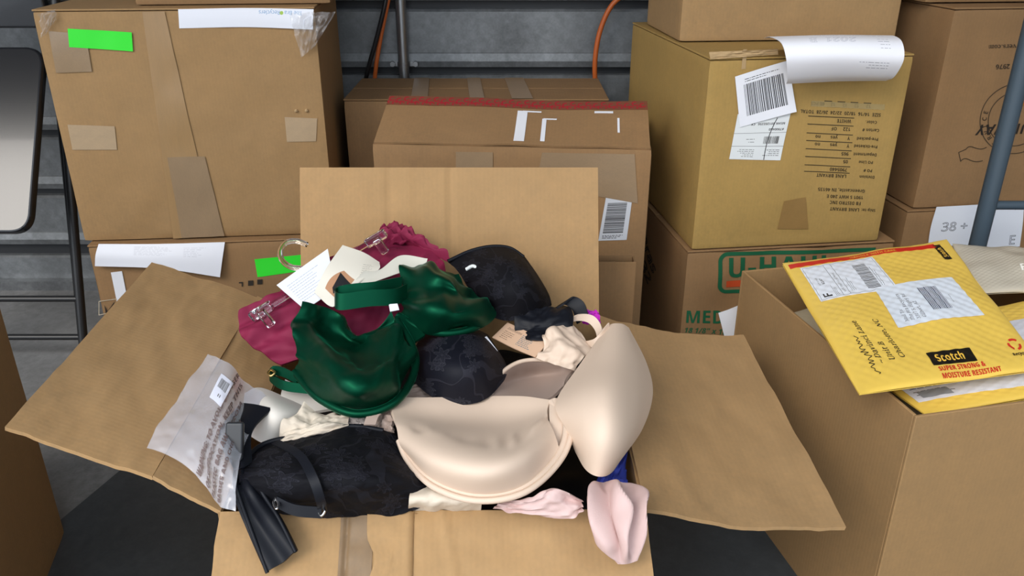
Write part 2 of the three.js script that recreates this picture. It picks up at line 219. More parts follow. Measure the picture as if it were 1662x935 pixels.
// carton behind: tape on E, raised lid on D
for (const [x0, x1] of [[.16, .20], [.30, .335], [.40, .45]]) E.stick('tape', 'top', [V(x0, .646, 0), V(x1, .646, 0), V(x1 - .02, .646, -.268), V(x0 - .02, .646, -.268)], phys(.40, .25, .125, { map: cardMap, roughness: .3 }));
{ const { w, d, h } = D.dim, s = Math.sin(.33), c = Math.cos(.33), Lf = .172, wav = (u, v) => .002 * noise(u * 6, v * 3, 2) + .004 * v * noise(u * 3, 1, 5);
  const lp = (u, v, o = 0) => V(.004 + u * (w - .008), h + .002 + v * Lf * s + o * c, -v * Lf * c + o * s - .002);
  const grid = (u0, u1, v0, v1, o) => [0, 1].map(j => [0, 1].map(i => lp(u0 + (u1 - u0) * i, v0 + (v1 - v0) * j, o)));
  mesh('flap', patch(grid(0, 1, 0, 1, 0), { nu: 60, nv: 16, thick: .004, disp: wav }), K.mid, D).userData.label = 'lid flap lifted at its free edge';
  mesh('flap', metreUV(new RoundedBoxGeometry(w, .004, d * .5, 1, .0015).translate(w / 2, h + .0025, -d * .75)), K.mid, D);
  const redT = print(1024, 48, (g, W2, H2) => { g.fillStyle = '#7d4a35'; g.fillRect(0, 0, W2, H2); g.strokeStyle = '#a51f2c'; g.lineWidth = 6; for (let i = 0; i < 34; i++) { g.beginPath(); g.arc(16 + i * 30, (i % 2) * 8 + 16, 10, .3, 5.2); g.stroke(); g.beginPath(); g.arc(i * 30, 38, 7, 2, 6.5); g.stroke(); } }, { roughness: .4 });
  const strip = (name, u0, u1, v0, v1, m2, sk = 0) => { const q = [[lp(u0, v0, .003), lp(u1, v0, .003)], [lp(u0 + sk, v1, .003), lp(u1 + sk, v1, .003)]]; const geo = patch(q, { nu: 60, nv: 4, thick: .0006, disp: (u, v) => wav(u0 + (u1 - u0) * u, v0 + (v1 - v0) * v) }); const uv = geo.attributes.uv; let mu = 1e-9, mv = 1e-9; for (let i = 0; i < uv.count; i++) { mu = Math.max(mu, uv.getX(i)); mv = Math.max(mv, uv.getY(i)); } for (let i = 0; i < uv.count; i++) uv.setXY(i, uv.getX(i) / mu, uv.getY(i) / mv); return mesh(name, geo, m2, D); };
  strip('security_tape', 0, 1, .8, 1.0, redT).userData.label = 'red patterned security tape along the flap edge';
  const wp = M.paper;
  strip('label_remnant', .51, .548, .06, .74, wp); strip('label_remnant', .53, .60, .72, .745, wp); strip('label_remnant', .80, .87, .71, .755, wp); strip('label_remnant', .606, .622, .08, .58, wp); strip('label_remnant', .61, .66, .565, .59, wp); strip('label_remnant', .885, .893, .3, .6, wp);
  D.stick('barcode_label', 'front', [[971, 391], [1017, 389], [1027, 316], [984, 317]], print(180, 300, (g, w2, h2) => { g.fillStyle = '#c9ccd2'; g.fillRect(0, 0, w2, h2); g.save(); g.translate(20, 50); g.fillStyle = '#222'; for (let y = 0; y < 200;) { const b = 2 + 6 * Math.abs(noise(y * .7, 3)); g.fillRect(0, y, 130, b); y += b + 3; } g.restore(); g.fillStyle = '#333'; lines(g, 20, 264, 140, 3, 9, 4); }), .0012, 'white barcode label');
  D.stick('tape', 'front', [[740, 300], [800, 300], [800, 247], [740, 246]], M.tape);
  D.stick('tape', 'front', [[870, 300], [1035, 330], [1030, 250], [880, 247]], M.tape, .0016); }
// yellowish carton: upside-down print, label, curled paper
F.stick('printed_text', 'front', [[1447, 160], [1290, 152], [1277, 343], [1428, 349]], ink(628, 756, (g) => {
  g.fillStyle = '#3a2f1a'; g.font = 'bold 30px sans-serif'; const t = (s, x, y, z = 30) => { g.font = `bold ${z}px sans-serif`; g.fillText(s, x, y); }, u = (x0, x1, y) => g.fillRect(x0, y, x1 - x0, 5);
  t('Ship to:', 33, 40, 27); t('LANE BRYANT', 143, 40); t('FB DISTRO INC', 136, 84); t('1901 S HWY 240 E', 124, 124); t('Greencastle, IN 46135', 116, 168);
  const rows = [['Division', 'LANE BRYANT', 262], ['PO #', '7905440', 304], ['PO Line', '05', 358], ['Department', '965', 408], ['Pre-ticketed', 'Y        yes        no', 460], ['Pre-packed', 'Y        yes        no', 508], ['Carton #', '122     OF', 564], ['Color.', 'WHITE', 614]];
  for (const [a, b, y] of rows) { t(a, a.length > 7 ? 60 : 80, y, 27); t(b, 250, y, 30); u(232, 533, y + 8); }
  t('SIZE  14/16  18/20  22/24  26/28  TOTAL', 60, 662, 29); t('12      12      12      12     48 PCS', 130, 712, 29);
  g.fillStyle = 'rgba(190,170,120,.5)'; g.fillRect(40, 684, 480, 34); g.fillStyle = '#3a2f1a'; for (const x of [130, 215, 300, 385]) u(x, x + 50, 718); }), .0008, 'upside-down black shipping print');
F.stick('shipping_label', 'front', [[1183, 258], [1266, 260], [1284, 180], [1197, 185]], print(340, 320, (g, w, h) => { g.fillStyle = '#dfe3e4'; g.fillRect(0, 0, w, h); g.save(); g.translate(w, h); g.rotate(Math.PI); g.fillStyle = '#333'; g.font = '20px sans-serif'; lines(g, 20, 30, 120, 4, 12, 3); lines(g, 190, 20, 110, 5, 12, 3); g.fillRect(0, 92, w, 2); bars(g, 40, 110, 100, 48, 26, 4); lines(g, 200, 120, 60, 2, 20, 3); g.fillRect(0, 182, w, 2); g.font = 'bold 22px sans-serif'; g.fillText('#7900440', 20, 212); g.fillText('MSHK 201202256   CK', 20, 250); g.restore(); g.strokeStyle = '#151515'; g.lineWidth = 5; g.beginPath(); g.moveTo(262, 40); g.quadraticCurveTo(215, 170, 228, 318); g.stroke(); }), .0012, 'white shipping label with a pen stroke');
F.stick('barcode_label', 'front', [[1200, 206], [1290, 180], [1276, 97], [1192, 124]], print(340, 340, (g, w, h) => { g.fillStyle = '#e9ebf2'; g.fillRect(0, 0, w, h); g.fillStyle = '#2a2c33'; bars(g, 50, 70, 250, 210, 44, 9); lines(g, 60, 36, 220, 2, 14, 4); }), .003, 'tilted white barcode label', (u, v) => .006 * u * u);
F.stick('torn_tape', 'front', [[1262, 372], [1312, 372], [1308, 320], [1272, 326]], mat(.34, .2, .065, { map: cardMap, roughness: .5 }), .0016);
F.stick('paper_scrap', 'front', [[1203, 112], [1210, 112], [1212, 80], [1206, 80]], K.pale, .001);
leaf(F, 'front', [[[1276, 136, .035], [1360, 132, .035], [1438, 131, .035]], [[1278, 128, .062], [1360, 122, .066], [1452, 124, .066]], [[1276, 96, .085], [1360, 92, .09], [1467, 96, .09]], [[1268, 70, .07], [1360, 66, .072], [1464, 68, .072]], [[1250, 60, .02], [1350, 57, .02], [1450, 58, .02]], [[1240, 62, -.05], [1340, 60, -.05], [1440, 60, -.05]]],
  print(600, 512, (g, w, h) => { g.fillStyle = '#f1f2f9'; g.fillRect(0, 0, w, h); g.save(); g.translate(w, h); g.rotate(Math.PI); g.fillStyle = '#9fa1ae'; lines(g, 60, 150, 150, 3, 14, 3); lines(g, 60, 260, 70, 4, 22, 3); lines(g, 60, 380, 480, 2, 16, 3); g.font = 'italic 70px serif'; g.strokeStyle = '#c9cbd6'; g.lineWidth = 2; g.strokeText('2021  B', 200, 350); g.restore(); }), 'paper_sheet', 'white sheet curling over the front of the yellowish carton');
F.stick('torn_edge', 'front', [[1152, 96], [1262, 88], [1262, 79], [1150, 84]], K.pale, .002, 'frayed top edge', (u, v) => .004 * Math.abs(noise(u * 14, v * 3, 2)));
// logo carton
G.stick('printed_logo', 'front', [[1160, 480], [1420, 470], [1420, 400], [1162, 410]], ink(1040, 300, (g) => { g.strokeStyle = '#0f5c3a'; g.lineWidth = 26; g.beginPath(); g.roundRect(30, 16, 1100, 262, 50); g.stroke(); g.fillStyle = '#0f5c3a'; g.font = 'bold 190px sans-serif'; g.fillText('U-HAUL', 70, 178); g.fillStyle = '#c2491d'; g.fillRect(72, 200, 900, 46); }), .001, 'green and orange printed logo');
G.stick('printed_text', 'front', [[1106, 548], [1300, 560], [1300, 500], [1110, 496]], ink(780, 230, (g) => { g.fillStyle = '#14633f'; g.font = 'bold 120px sans-serif'; g.fillText('MEDIUM', 10, 120); g.font = 'bold italic 50px sans-serif'; g.fillText('18 1/8" x 18" x 16"', 8, 190); }), .001, 'green printed size text');
G.stick('handwriting', 'left', [[1042, 470], [1078, 512], [1078, 400], [1042, 360]], ink(300, 460, (g) => { g.strokeStyle = '#1c1712'; g.lineWidth = 7; g.save(); g.translate(30, 60); g.rotate(.75); g.font = '118px sans-serif'; g.strokeText('Bras', 0, 60); g.strokeText('32', 130, 190); g.restore(); }), .001, 'black handwriting on the side');
// emblem carton and the papered one under it
I.stick('printed_text', 'front', [[1662, 64], [1605, 66], [1602, 114], [1660, 112]], ink(256, 210, (g) => { g.fillStyle = '#33281a'; g.font = 'bold 46px sans-serif'; g.fillText('2976', 100, 40); g.font = 'bold 44px serif'; g.fillText('vers.com', 60, 180); }), .001, 'upside-down print');
I.stick('printed_emblem', 'front', [[1740, 128], [1560, 132], [1553, 276], [1735, 270]], ink(720, 580, (g) => { g.strokeStyle = '#3b2d1c'; g.fillStyle = '#3b2d1c'; g.lineWidth = 5; const c = 360; g.beginPath(); g.arc(c, 330, 230, 0, 7); g.stroke(); g.beginPath(); g.arc(c, 330, 178, 0, 7); g.stroke(); g.font = 'bold 40px sans-serif'; for (let i = 0; i < 7; i++) { g.save(); g.translate(c, 330); g.rotate(.5 + i * .22); g.fillText('SERVICE'[i], -12, -188); g.restore(); } g.fillStyle = '#b06a1c'; g.beginPath(); g.moveTo(300, 420); g.lineTo(420, 420); g.lineTo(420, 470); g.lineTo(360, 450); g.lineTo(300, 480); g.fill(); g.fillStyle = '#241b12'; g.font = 'bold italic 96px sans-serif'; g.fillText('RUNWAY', 190, 300); g.strokeStyle = '#3b2d1c'; g.beginPath(); g.moveTo(560, 60); g.bezierCurveTo(640, 30, 660, 110, 700, 60); g.lineTo(715, 120); g.lineTo(670, 140); g.bezierCurveTo(640, 190, 600, 110, 540, 150); g.stroke(); }), .001, 'round printed emblem with a ribbon');
leaf(J, 'front', [[[1505, 410, .004], [1580, 405, .004], [1655, 400, .006]], [[1510, 372, .005], [1585, 368, .006], [1660, 362, .006]], [[1520, 336, .004], [1590, 332, .004], [1662, 327, .004]]], print(600, 340, (g, w, h) => { g.fillStyle = '#e3e8f2'; g.fillRect(0, 0, w, h); g.strokeStyle = '#23262e'; g.lineWidth = 5; g.font = '90px sans-serif'; g.lineWidth = 3; g.strokeText('38 +', 70, 190); g.strokeText('E', 520, 320); g.font = '34px sans-serif'; g.strokeText('RS', 540, 60); }), 'paper_sheet', 'white handwritten sheet on the carton behind the hand truck');
tag(mesh('paper_sheet', patch([[[1178, 555], [1212, 566]], [[1166, 508], [1214, 488]]].map(r => r.map(([x, y], i) => atD(x, y, 1.46 - i * .02))), { nu: 8, nv: 8, thick: .0006, disp: (u, v) => .004 * Math.sin(u * 3) }), M.paper, scene), 'blank white sheet standing between the logo carton and the box of envelopes', 'paper');

// ---------- folding chair leaning at the wall ----------
{ const lean = 15 * Math.PI / 180, ch = thing('folding_chair', 'folded glossy black metal chair leaning beside the carton stack', 'chair', V(-1.285, 0, -1.80)); ch.rotation.x = -lean;
  const hw = .215, panel = (x, y0, y1, r, bow) => { const s = new THREE.Shape(), w = x, k = r; s.moveTo(-w + k, y0); s.lineTo(w - k, y0); s.quadraticCurveTo(w, y0, w, y0 + k); s.lineTo(w, y1 - k); s.quadraticCurveTo(w, y1, w - k, y1); s.lineTo(-w + k, y1); s.quadraticCurveTo(-w, y1, -w, y1 - k); s.lineTo(-w, y0 + k); s.quadraticCurveTo(-w, y0, -w + k, y0); return new THREE.ExtrudeGeometry(s, { depth: .012, bevelEnabled: true, bevelSize: .006, bevelThickness: .006, bevelSegments: 3, curveSegments: 10 }); };
  mesh('seat', panel(.188, -.43, 0, .04).rotateX(-.30).translate(0, .775, .004), M.chair, ch).userData.label = 'glossy black seat panel';
  mesh('backrest', panel(.19, .86, 1.02, .03).rotateX(.3).translate(0, .02, -.28), M.chair, ch);
  for (const s of [-1, 1]) { mesh('leg', capTube([V(s * hw, .012, 0), V(s * hw, .5, -.004), V(s * hw, .98, -.01)], .011, 30, 10), M.black, ch); mesh('leg', capTube([V(s * (hw - .02), .012, -.035), V(s * (hw - .02), .45, -.03), V(s * (hw - .02), .8, -.02)], .01, 30, 10), M.black, ch); }
  mesh('crossbar', capTube([V(-hw, .185, 0), V(hw, .185, 0)], .008, 4, 8), M.black, ch); mesh('crossbar', capTube([V(-hw + .02, .08, -.035), V(hw - .02, .08, -.035)], .008, 4, 8), M.black, ch);
  mesh('crossbar', capTube([V(-hw, .985, -.01), V(-hw * .6, 1.03, -.01), V(hw * .6, 1.03, -.01), V(hw, .985, -.01)], .011, 20, 8), M.black, ch); }
// ---------- hand truck behind the envelope box ----------
{ const p = atY(1597, 400, .5), t = thing('hand_truck', 'blue grey tubular hand truck standing before the emblem carton', 'hand truck', V(.935, 0, -1.545));
  const hw = .19;
  for (const s of [0, 1]) mesh('rail', capTube([V(s * 2 * hw, .10, 0), V(s * 2 * hw, .7, 0), V(s * 2 * hw, 1.2, 0)], .0165, 20, 14), M.truck, t);
  for (const y of [.2, .525, .85]) mesh('crossbar', capTube([V(0, y, 0), V(2 * hw, y, 0)], .009, 4, 10), M.truck, t);
  mesh('handle', capTube([V(0, 1.2, 0), V(.03, 1.26, .03), V(hw, 1.28, .05), V(2 * hw - .03, 1.26, .03), V(2 * hw, 1.2, 0)], .0165, 24, 12), M.truck, t);
  mesh('toe_plate', new RoundedBoxGeometry(.36, .006, .02, 1, .002).translate(hw, .012, .012), M.truck, t);
  for (const s of [0, 1]) { const w = mesh('wheel', new THREE.TorusGeometry(.08, .025, 12, 30).rotateY(Math.PI / 2).translate(s * 2 * hw, .105, -.06), M.black, t); mesh('hub', new THREE.CylinderGeometry(.055, .055, .03, 20).rotateZ(Math.PI / 2).translate(s * 2 * hw, .105, -.06), M.truck, w); } }

// ---------- open box in front ----------
const RE = .446;
const place = (geo, g) => geo.translate(-g.position.x, -g.position.y, -g.position.z);
const part = (name, geo, m, g, label) => { const o = mesh(name, place(geo, g), m, g); if (label) o.userData.label = label; return o; };
const rayPt = (px, py, t) => rayDir(px, py).multiplyScalar(t).add(camera.position);       // t is the depth along the lens axis
const solve = (px, py, from, dist, near) => { let best, e = 1e9; for (let t = .6; t < 1.7; t += .002) { const p = rayPt(px, py, t), k = Math.abs(p.distanceTo(from) - dist) + Math.abs(p.y - near) * .25; if (k < e) { e = k; best = p; } } return best; };
const bFL = atY(358, 832, RE), bFR = atY(1048, 829, RE), bRR = atY(972, 515, RE), bRL = atY(490, 515, RE);
const crush = (a, s, k) => (u, v) => a * fbm(u * 9 + s, v * 7, s, 3) + (k ? k(u, v) : 0);
const crease = (u, at, w, h) => h * Math.exp(-(((u - at) / w) ** 2));
const ob = thing('open_box', 'open carton with spread flaps, heaped with bras', 'box', V((bFL.x + bFR.x) / 2, 0, (bFL.z + bRL.z) / 2));
{ const lo = p => V(p.x, .004, p.z), wall = (a, b) => patch([[lo(a), lo(b)], [a, b]], { nu: 30, nv: 20, thick: .005, disp: crush(.0012, a.x * 9) });
  for (const [a, b] of [[bFL, bFR], [bFR, bRR], [bRR, bRL], [bRL, bFL]]) part('side_panel', wall(a, b), K.kraft, ob);
  part('bottom_panel', patch([[lo(bFL), lo(bFR)], [lo(bRL), lo(bRR)]], { nu: 4, nv: 4, thick: .005 }), K.kraft, ob);
  const up = .001, hi = p => V(p.x, p.y + up, p.z);
  const oF = solve(1372, 858, bFR, .245, .43), oR = solve(1206, 546, bRR, .245, .44);
  part('flap', patch([[hi(bFR), oF], [hi(bRR), oR]], { nu: 40, nv: 40, thick: .005, disp: crush(.0016, 3, (u) => -.012 * Math.sin(u * Math.PI)) }), K.inner, ob);
  const cF = solve(247, 777, bFL, .085, .47), cR = solve(417, 483, bRL, .085, .47), lF = solve(8, 697, cF, .19, .52), lR = solve(246, 428, cR, .19, .53);
  const lb = part('flap', patch([[lF, lR], [cF, cR]], { nu: 40, nv: 40, thick: .005, disp: crush(.0018, 5) }), K.inner, ob);
  part('flap', patch([[cF, cR], [hi(bFL), hi(bRL)]], { nu: 40, nv: 16, thick: .005, disp: crush(.0012, 6) }), K.inner, ob, 'inner strip of the creased flap');
  const tL = atD(487, 272, 1.287), tR = atD(970, 272, 1.287);
  part('flap', patch([[hi(bRL), hi(bRR)], [tL, tR]], { nu: 90, nv: 24, thick: .005, disp: crush(.0012, 8, (u) => crease(u, .30, .012, -.003) + crease(u, .505, .008, -.004) + crease(u, .36, .02, .0015)) }), K.inner, ob);
  const eL = bFL.clone().add(atY(345, 935, RE - .041).sub(bFL).multiplyScalar(3.4)), eR = bFR.clone().add(atY(1060, 935, RE - .041).sub(bFR).multiplyScalar(3.4));
  const fd = crush(.003, 9, (u, v) => crease(u, .455, .006, -.004) + crease(u + .1 * v, .62, .008, .003) + crease(u, .30, .006, -.003));
  const at = (u, v) => eL.clone().lerp(eR, u).lerp(hi(bFL).lerp(hi(bFR), u), v);
  const fl = part('flap', patch([[eL, eR], [hi(bFL), hi(bFR)]], { nu: 100, nv: 30, thick: .005, disp: fd }), K.inner, ob);
  const sub = (name, u0, u1, m, lift, edge) => { const gq = patch([[at(u0, .0), at(u1, .0)], [at(u0, .995), at(u1, .995)]], { nu: 20, nv: 30, thick: .0006, warp: edge, disp: (u, v) => .0032 + lift + fd(u0 + (u1 - u0) * u, v) }); return part(name, gq, m, ob); };
  sub('tape', .285, .362, mat(.25, .155, .075, { map: cardMap, roughness: .5 }), 0).userData.label = 'brown packing tape strip';
  sub('torn_layer', .36, .455, K.inner, .002, (u, v) => [u + (u < .5 ? .16 * noise(v * 9, 4) * (1 - u) : 0), v]).userData.label = 'peeled paper layer beside the tape'; }
// small open carton squeezed in behind
{ const a = atD(905, 425, 1.36), b = atD(1033, 422, 1.36), g = thing('small_carton', 'small open carton standing behind the right of the open box', 'box', V(a.x, 0, a.z)), w = b.x - a.x, h = a.y, d = .028;
  for (const [x, z, ww, dd] of [[w / 2, 0, w, .004], [w / 2, -d, w, .004], [.002, -d / 2, .004, d - .004], [w - .002, -d / 2, .004, d - .004]]) mesh('side_panel', metreUV(new RoundedBoxGeometry(ww, h, dd, 1, .001).translate(x, h / 2, z)), K.mid, g);
  mesh('bottom_panel', metreUV(new RoundedBoxGeometry(w - .01, .004, d - .01, 1, .001).translate(w / 2, .003, -d / 2)), K.mid, g); }
// ---------- box of envelopes ----------
const eF = atY(1485, 675, RE), eB = atY(1205, 440, RE), eBox = thing('envelope_box', 'open carton full of padded mailers beside the open box of bras', 'box', V(eF.x, 0, eF.z), Math.atan2(eF.x - eB.x, eF.z - eB.z));
const eD = eF.distanceTo(eB), eW = .5;
for (const [x, z, ww, dd] of [[eW / 2, 0, eW, .005], [eW / 2, -eD, eW, .005], [.0025, -eD / 2, .005, eD - .005], [eW - .0025, -eD / 2, .005, eD - .005]]) mesh('side_panel', metreUV(new RoundedBoxGeometry(ww, RE, dd, 2, .0015).translate(x, RE / 2, z)), K.kraft, eBox);
mesh('bottom_panel', metreUV(new RoundedBoxGeometry(eW - .012, .005, eD - .012, 1, .001).translate(eW / 2, .004, -eD / 2)), K.kraft, eBox);
const eLoc = (x, y, d) => eBox.localToWorld(V(x, y, -d));
const unitUV = geo => { const uv = geo.attributes.uv; let mu = 1e-9, mv = 1e-9; for (let i = 0; i < uv.count; i++) { mu = Math.max(mu, uv.getX(i)); mv = Math.max(mv, uv.getY(i)); } for (let i = 0; i < uv.count; i++) uv.setXY(i, uv.getX(i) / mu, uv.getY(i) / mv); return geo; };
const pillow = k => (u, v) => k * Math.sqrt(Math.max(0, 16 * u * (1 - u) * v * (1 - v))) ;
// a padded mailer is a cushion: an upper and a lower sheet that meet at the rim
function mailer(name, label, c4, m, fat, sheetMat, bub = .0006) {
  const [a, b, c, d] = c4, g = thing(name, label, 'envelope', a.clone().add(c).multiplyScalar(.5)), rows = [[a, b], [d, c]], bubbles = (u, v) => bub * (Math.sin(u * 95) * Math.sin(v * 120)) * Math.min(1, 12 * Math.min(u, v, 1 - u, 1 - v)) + .003 * noise(u * 5, v * 5, 3);
  const topF = (u, v) => pillow(fat)(u, v) + bubbles(u, v);
  part('front_sheet', patch(rows, { nu: 110, nv: 110, thick: .001, disp: topF }), m, g); part('back_sheet', patch(rows, { nu: 30, nv: 30, thick: .001, disp: (u, v) => -pillow(fat * .8)(u, v) - .0011 }), m, g);
  g.decal = (pn, q, mt, lift = .0012, label2) => { const at = ([u, v]) => a.clone().lerp(b, u).lerp(d.clone().lerp(c, u), v), lerp4 = (u, v) => [0, 1].map(k => (q[0][k] * (1 - u) + q[1][k] * u) * (1 - v) + (q[3][k] * (1 - u) + q[2][k] * u) * v);
    const gq = unitUV(patch([[at(q[0]), at(q[1])], [at(q[3]), at(q[2])]], { nu: 50, nv: 50, thick: .0003, disp: (u, v) => topF(...lerp4(u, v)) + lift })); return part(pn, gq, mt, g, label2); };
  return g;
}
const yel = phys(.86, .58, .10, { roughness: .42, clearcoat: .25, clearcoatRoughness: .4 });
const m1 = mailer('padded_mailer', 'yellow padded mailer with white address labels lying across the top of the envelope box', [rayPt(1395, 640, 1.075), rayPt(1694, 600, 1.16), rayPt(1536, 390, 1.46), rayPt(1270, 430, 1.44)], yel, .016);
m1.decal('red_stripe', [[.02, .925], [.9, .925], [.9, .965], [.02, .965]], print(1024, 50, (g, w, h) => { g.fillStyle = '#d3221c'; g.fillRect(0, 0, w, h); g.fillStyle = '#e8b53a'; g.font = 'bold 34px sans-serif'; g.fillText('HANDLE WITH CARE', 420, 38); }, { roughness: .4 }));
m1.decal('postage_label', [[.07, .60], [.50, .60], [.50, .91], [.07, .91]], print(860, 560, (g, w, h) => { g.fillStyle = '#e6eaf2'; g.fillRect(0, 0, w, h); g.save(); g.translate(0, h); g.rotate(-Math.PI / 2); g.fillStyle = '#222'; g.strokeStyle = '#333'; g.lineWidth = 3; g.strokeRect(20, 20, 520, 820); g.font = 'bold 130px sans-serif'; g.fillText('F', 30, 150); g.font = 'bold 40px sans-serif'; g.fillText('$2.67', 230, 150); g.font = '24px sans-serif'; g.fillText('US POSTAGE', 220, 100); lines(g, 30, 190, 200, 3, 16, 4); g.fillRect(20, 260, 520, 4); g.font = '30px sans-serif'; g.fillText('USPS FIRST-CLASS MAIL', 60, 310); g.fillRect(20, 340, 520, 4); lines(g, 60, 380, 260, 3, 20, 4); g.save(); g.translate(60, 560); bars(g, 0, 0, 400, 150, 60, 7); g.restore(); lines(g, 80, 730, 320, 2, 24, 5); g.restore(); }, { roughness: .45 }), .0014, 'white postage label');
m1.decal('address_label', [[.36, .32], [.86, .34], [.83, .63], [.38, .62]], print(860, 560, (g, w, h) => { g.fillStyle = '#dfe6ef'; g.fillRect(0, 0, w, h); g.save(); g.translate(0, h); g.rotate(-Math.PI / 2); g.fillStyle = '#2a2a33'; g.font = 'italic 44px serif'; ['Mail To:', 'The Bra Recyclers', '3317 S. Higley Rd', 'Gilbert, AZ'].forEach((t, i) => g.fillText(t, 50, 130 + i * 56)); g.fillStyle = '#2b3350'; for (let y = 400; y < 600;) { const b = 4 + 10 * Math.abs(noise(y * .31, 5)); g.fillRect(120, y, 330, b); y += b + 8; } g.fillStyle = '#444'; lines(g, 200, 660, 120, 1, 10, 5); g.restore(); }, { roughness: .3 }), .0018, 'white taped address label');
m1.decal('brand_mark', [[.42, .075], [.66, .075], [.66, .15], [.42, .15]], print(480, 130, (g, w, h) => { g.fillStyle = '#15120c'; g.fillRect(0, 0, w, h); g.fillStyle = '#f0c04a'; g.font = 'bold 100px sans-serif'; g.fillText('Scotch', 60, 100); }, { roughness: .4 }));
m1.decal('brand_mark', [[.93, .80], [.93, .95], [.885, .95], [.885, .80]], print(480, 130, (g, w, h) => { g.fillStyle = '#15120c'; g.fillRect(0, 0, w, h); g.fillStyle = '#f0c04a'; g.font = 'bold 100px sans-serif'; g.fillText('Scotch', 60, 100); }, { roughness: .4 }));
m1.decal('slogan', [[.42, .0], [.86, .0], [.86, .075], [.42, .075]], ink(880, 150, (g) => { g.fillStyle = '#cf2a1a'; g.font = 'bold 62px sans-serif'; g.fillText('SUPER STRONG &', 30, 62); g.fillText('MOISTURE RESISTANT', 30, 132); }));
m1.decal('recycle_mark', [[.86, .06], [.98, .06], [.98, .2], [.86, .2]], ink(240, 280, (g) => { g.strokeStyle = '#cf2a1a'; g.lineWidth = 22; for (let i = 0; i < 3; i++) { g.beginPath(); g.arc(110, 110, 60, i * 2.1, i * 2.1 + 1.4); g.stroke(); } g.fillStyle = '#3a2a12'; g.font = 'bold 44px sans-serif'; g.fillText('Recycle', 20, 240); }));
m1.decal('handwriting', [[.08, .05], [.40, .05], [.33, .56], [.06, .56]], ink(420, 640, (g) => { g.save(); g.translate(0, 640); g.rotate(-Math.PI / 2); g.fillStyle = '#2c2518'; g.font = 'italic 50px serif'; g.strokeStyle = '#2c2518'; g.lineWidth = 4; g.beginPath(); for (let x = 30; x < 330; x += 3) g.lineTo(x, 70 + 18 * noise(x * .09, 2) + 8 * Math.sin(x * .21)); g.stroke(); g.fillText('~ Davinci Lane', 90, 150); g.fillText('Unit B', 100, 230); g.fillText('Charlotte, NC', 110, 310); g.restore(); }));
// other mailers inside
const m2 = mailer('padded_mailer', 'yellow padded mailer with a white barcode label, under the top mailer at the front rim', [eLoc(.03, RE - .012, .012), eLoc(.45, RE + .005, .012), eLoc(.45, RE + .02, .25), eLoc(.03, RE - .03, .25)], yel, .012);
m2.decal('shipping_label', [[.02, .12], [.75, .05], [.75, .75], [.02, .8]], print(800, 500, (g, w, h) => { g.fillStyle = '#dde0ea'; g.fillRect(0, 0, w, h); g.fillStyle = '#26262c'; bars(g, 330, 190, 250, 130, 34, 3); g.font = 'bold 40px serif'; g.fillText('Gilbert', 160, 130); lines(g, 20, 380, 200, 4, 24, 4); g.fillRect(0, 350, 260, 3); g.fillStyle = '#8f949c'; g.fillRect(30, 430, 120, 50); }, { roughness: .35 }), .0014, 'white label with a barcode');
const poly = phys(.52, .47, .38, { roughness: .35, clearcoat: .3 });
const m3 = mailer('poly_mailer', 'grey beige plastic mailer behind the top yellow mailer', [rayPt(1575, 478, 1.36), rayPt(1745, 470, 1.38), rayPt(1700, 405, 1.5), rayPt(1545, 398, 1.48)], poly, .014, null, .0003);
m3.decal('printed_text', [[.45, .25], [.95, .25], [.95, .5], [.45, .5]], ink(300, 120, (g) => { g.fillStyle = '#efece2'; g.font = 'bold 80px sans-serif'; g.fillText('Rea', 40, 90); }));
mailer('poly_mailer', 'beige plastic mailer inside the box along its left wall', [eLoc(.012, RE - .10, .05), eLoc(.25, RE - .03, .05), eLoc(.25, RE - .02, .42), eLoc(.012, RE - .07, .42)], phys(.6, .55, .42, { roughness: .3, clearcoat: .4 }), .012, null, .0003);
mailer('padded_mailer', 'plain yellow padded mailer at the right end of the envelope box', [eLoc(.40, RE + .005, .10), eLoc(.60, RE + .03, .12), eLoc(.60, RE + .05, .40), eLoc(.42, RE + .03, .38)], yel, .012);

// ---------- garments ----------
const ZH = py => { const t = [[340, 1.30], [400, 1.26], [500, 1.17], [600, 1.09], [700, 1.0], [800, .915], [940, .80]]; for (let i = 1; i < t.length; i++) if (py <= t[i][0]) return t[i - 1][1] + (t[i][1] - t[i - 1][1]) * (py - t[i - 1][0]) / (t[i][0] - t[i - 1][0]); return .8; };
const Q = (px, py, l = 0) => rayPt(px, py, ZH(py) - l);
const rowsQ = a => a.map(r => r.map(([x, y, l]) => Q(x, y, l)));
const UPV = V(0, .91, -.41), RIGHT = V(1, 0, 0);
const clothBump = dataTex(256, (u, v) => .5 + .25 * Math.sin(u * 402) * Math.sin(v * 402) + .2 * tileNoise(u, v, 120, 21), false, .06);
const flowers = Array.from({ length: 46 }, () => [rnd(), rnd(), .035 + .05 * rnd(), 5 + Math.floor(rnd() * 4), rnd() * 6]);
const laceAt = (u, v) => { let k = 0; for (const [fx, fy, R, n, ph] of flowers) { let x = u - fx, y = v - fy; x -= Math.round(x); y -= Math.round(y); const r = Math.hypot(x, y) / R; if (r > 1.1) continue; const e = .72 + .26 * Math.cos(n * Math.atan2(y, x) + ph), d = Math.abs(r - e); k = Math.max(k, d < .09 ? 1 : r < .16 ? .9 : r < e ? .55 + .25 * Math.cos(40 * r) : 0); } const vine = Math.abs(tileNoise(u, v, 9, 41)); if (vine < .05) k = Math.max(k, .7); return Math.max(k, .22 * Math.abs(Math.sin((u + v) * 560) * Math.sin((u - v) * 560))); };
const laceTex = (dark, lite) => dataTex(512, (u, v) => { const k = laceAt(u, v); return dark.map((d, i) => d + (lite[i] - d) * k); }, true, .22);
const laceBump = dataTex(512, (u, v) => .15 + .7 * laceAt(u, v), false, .22);
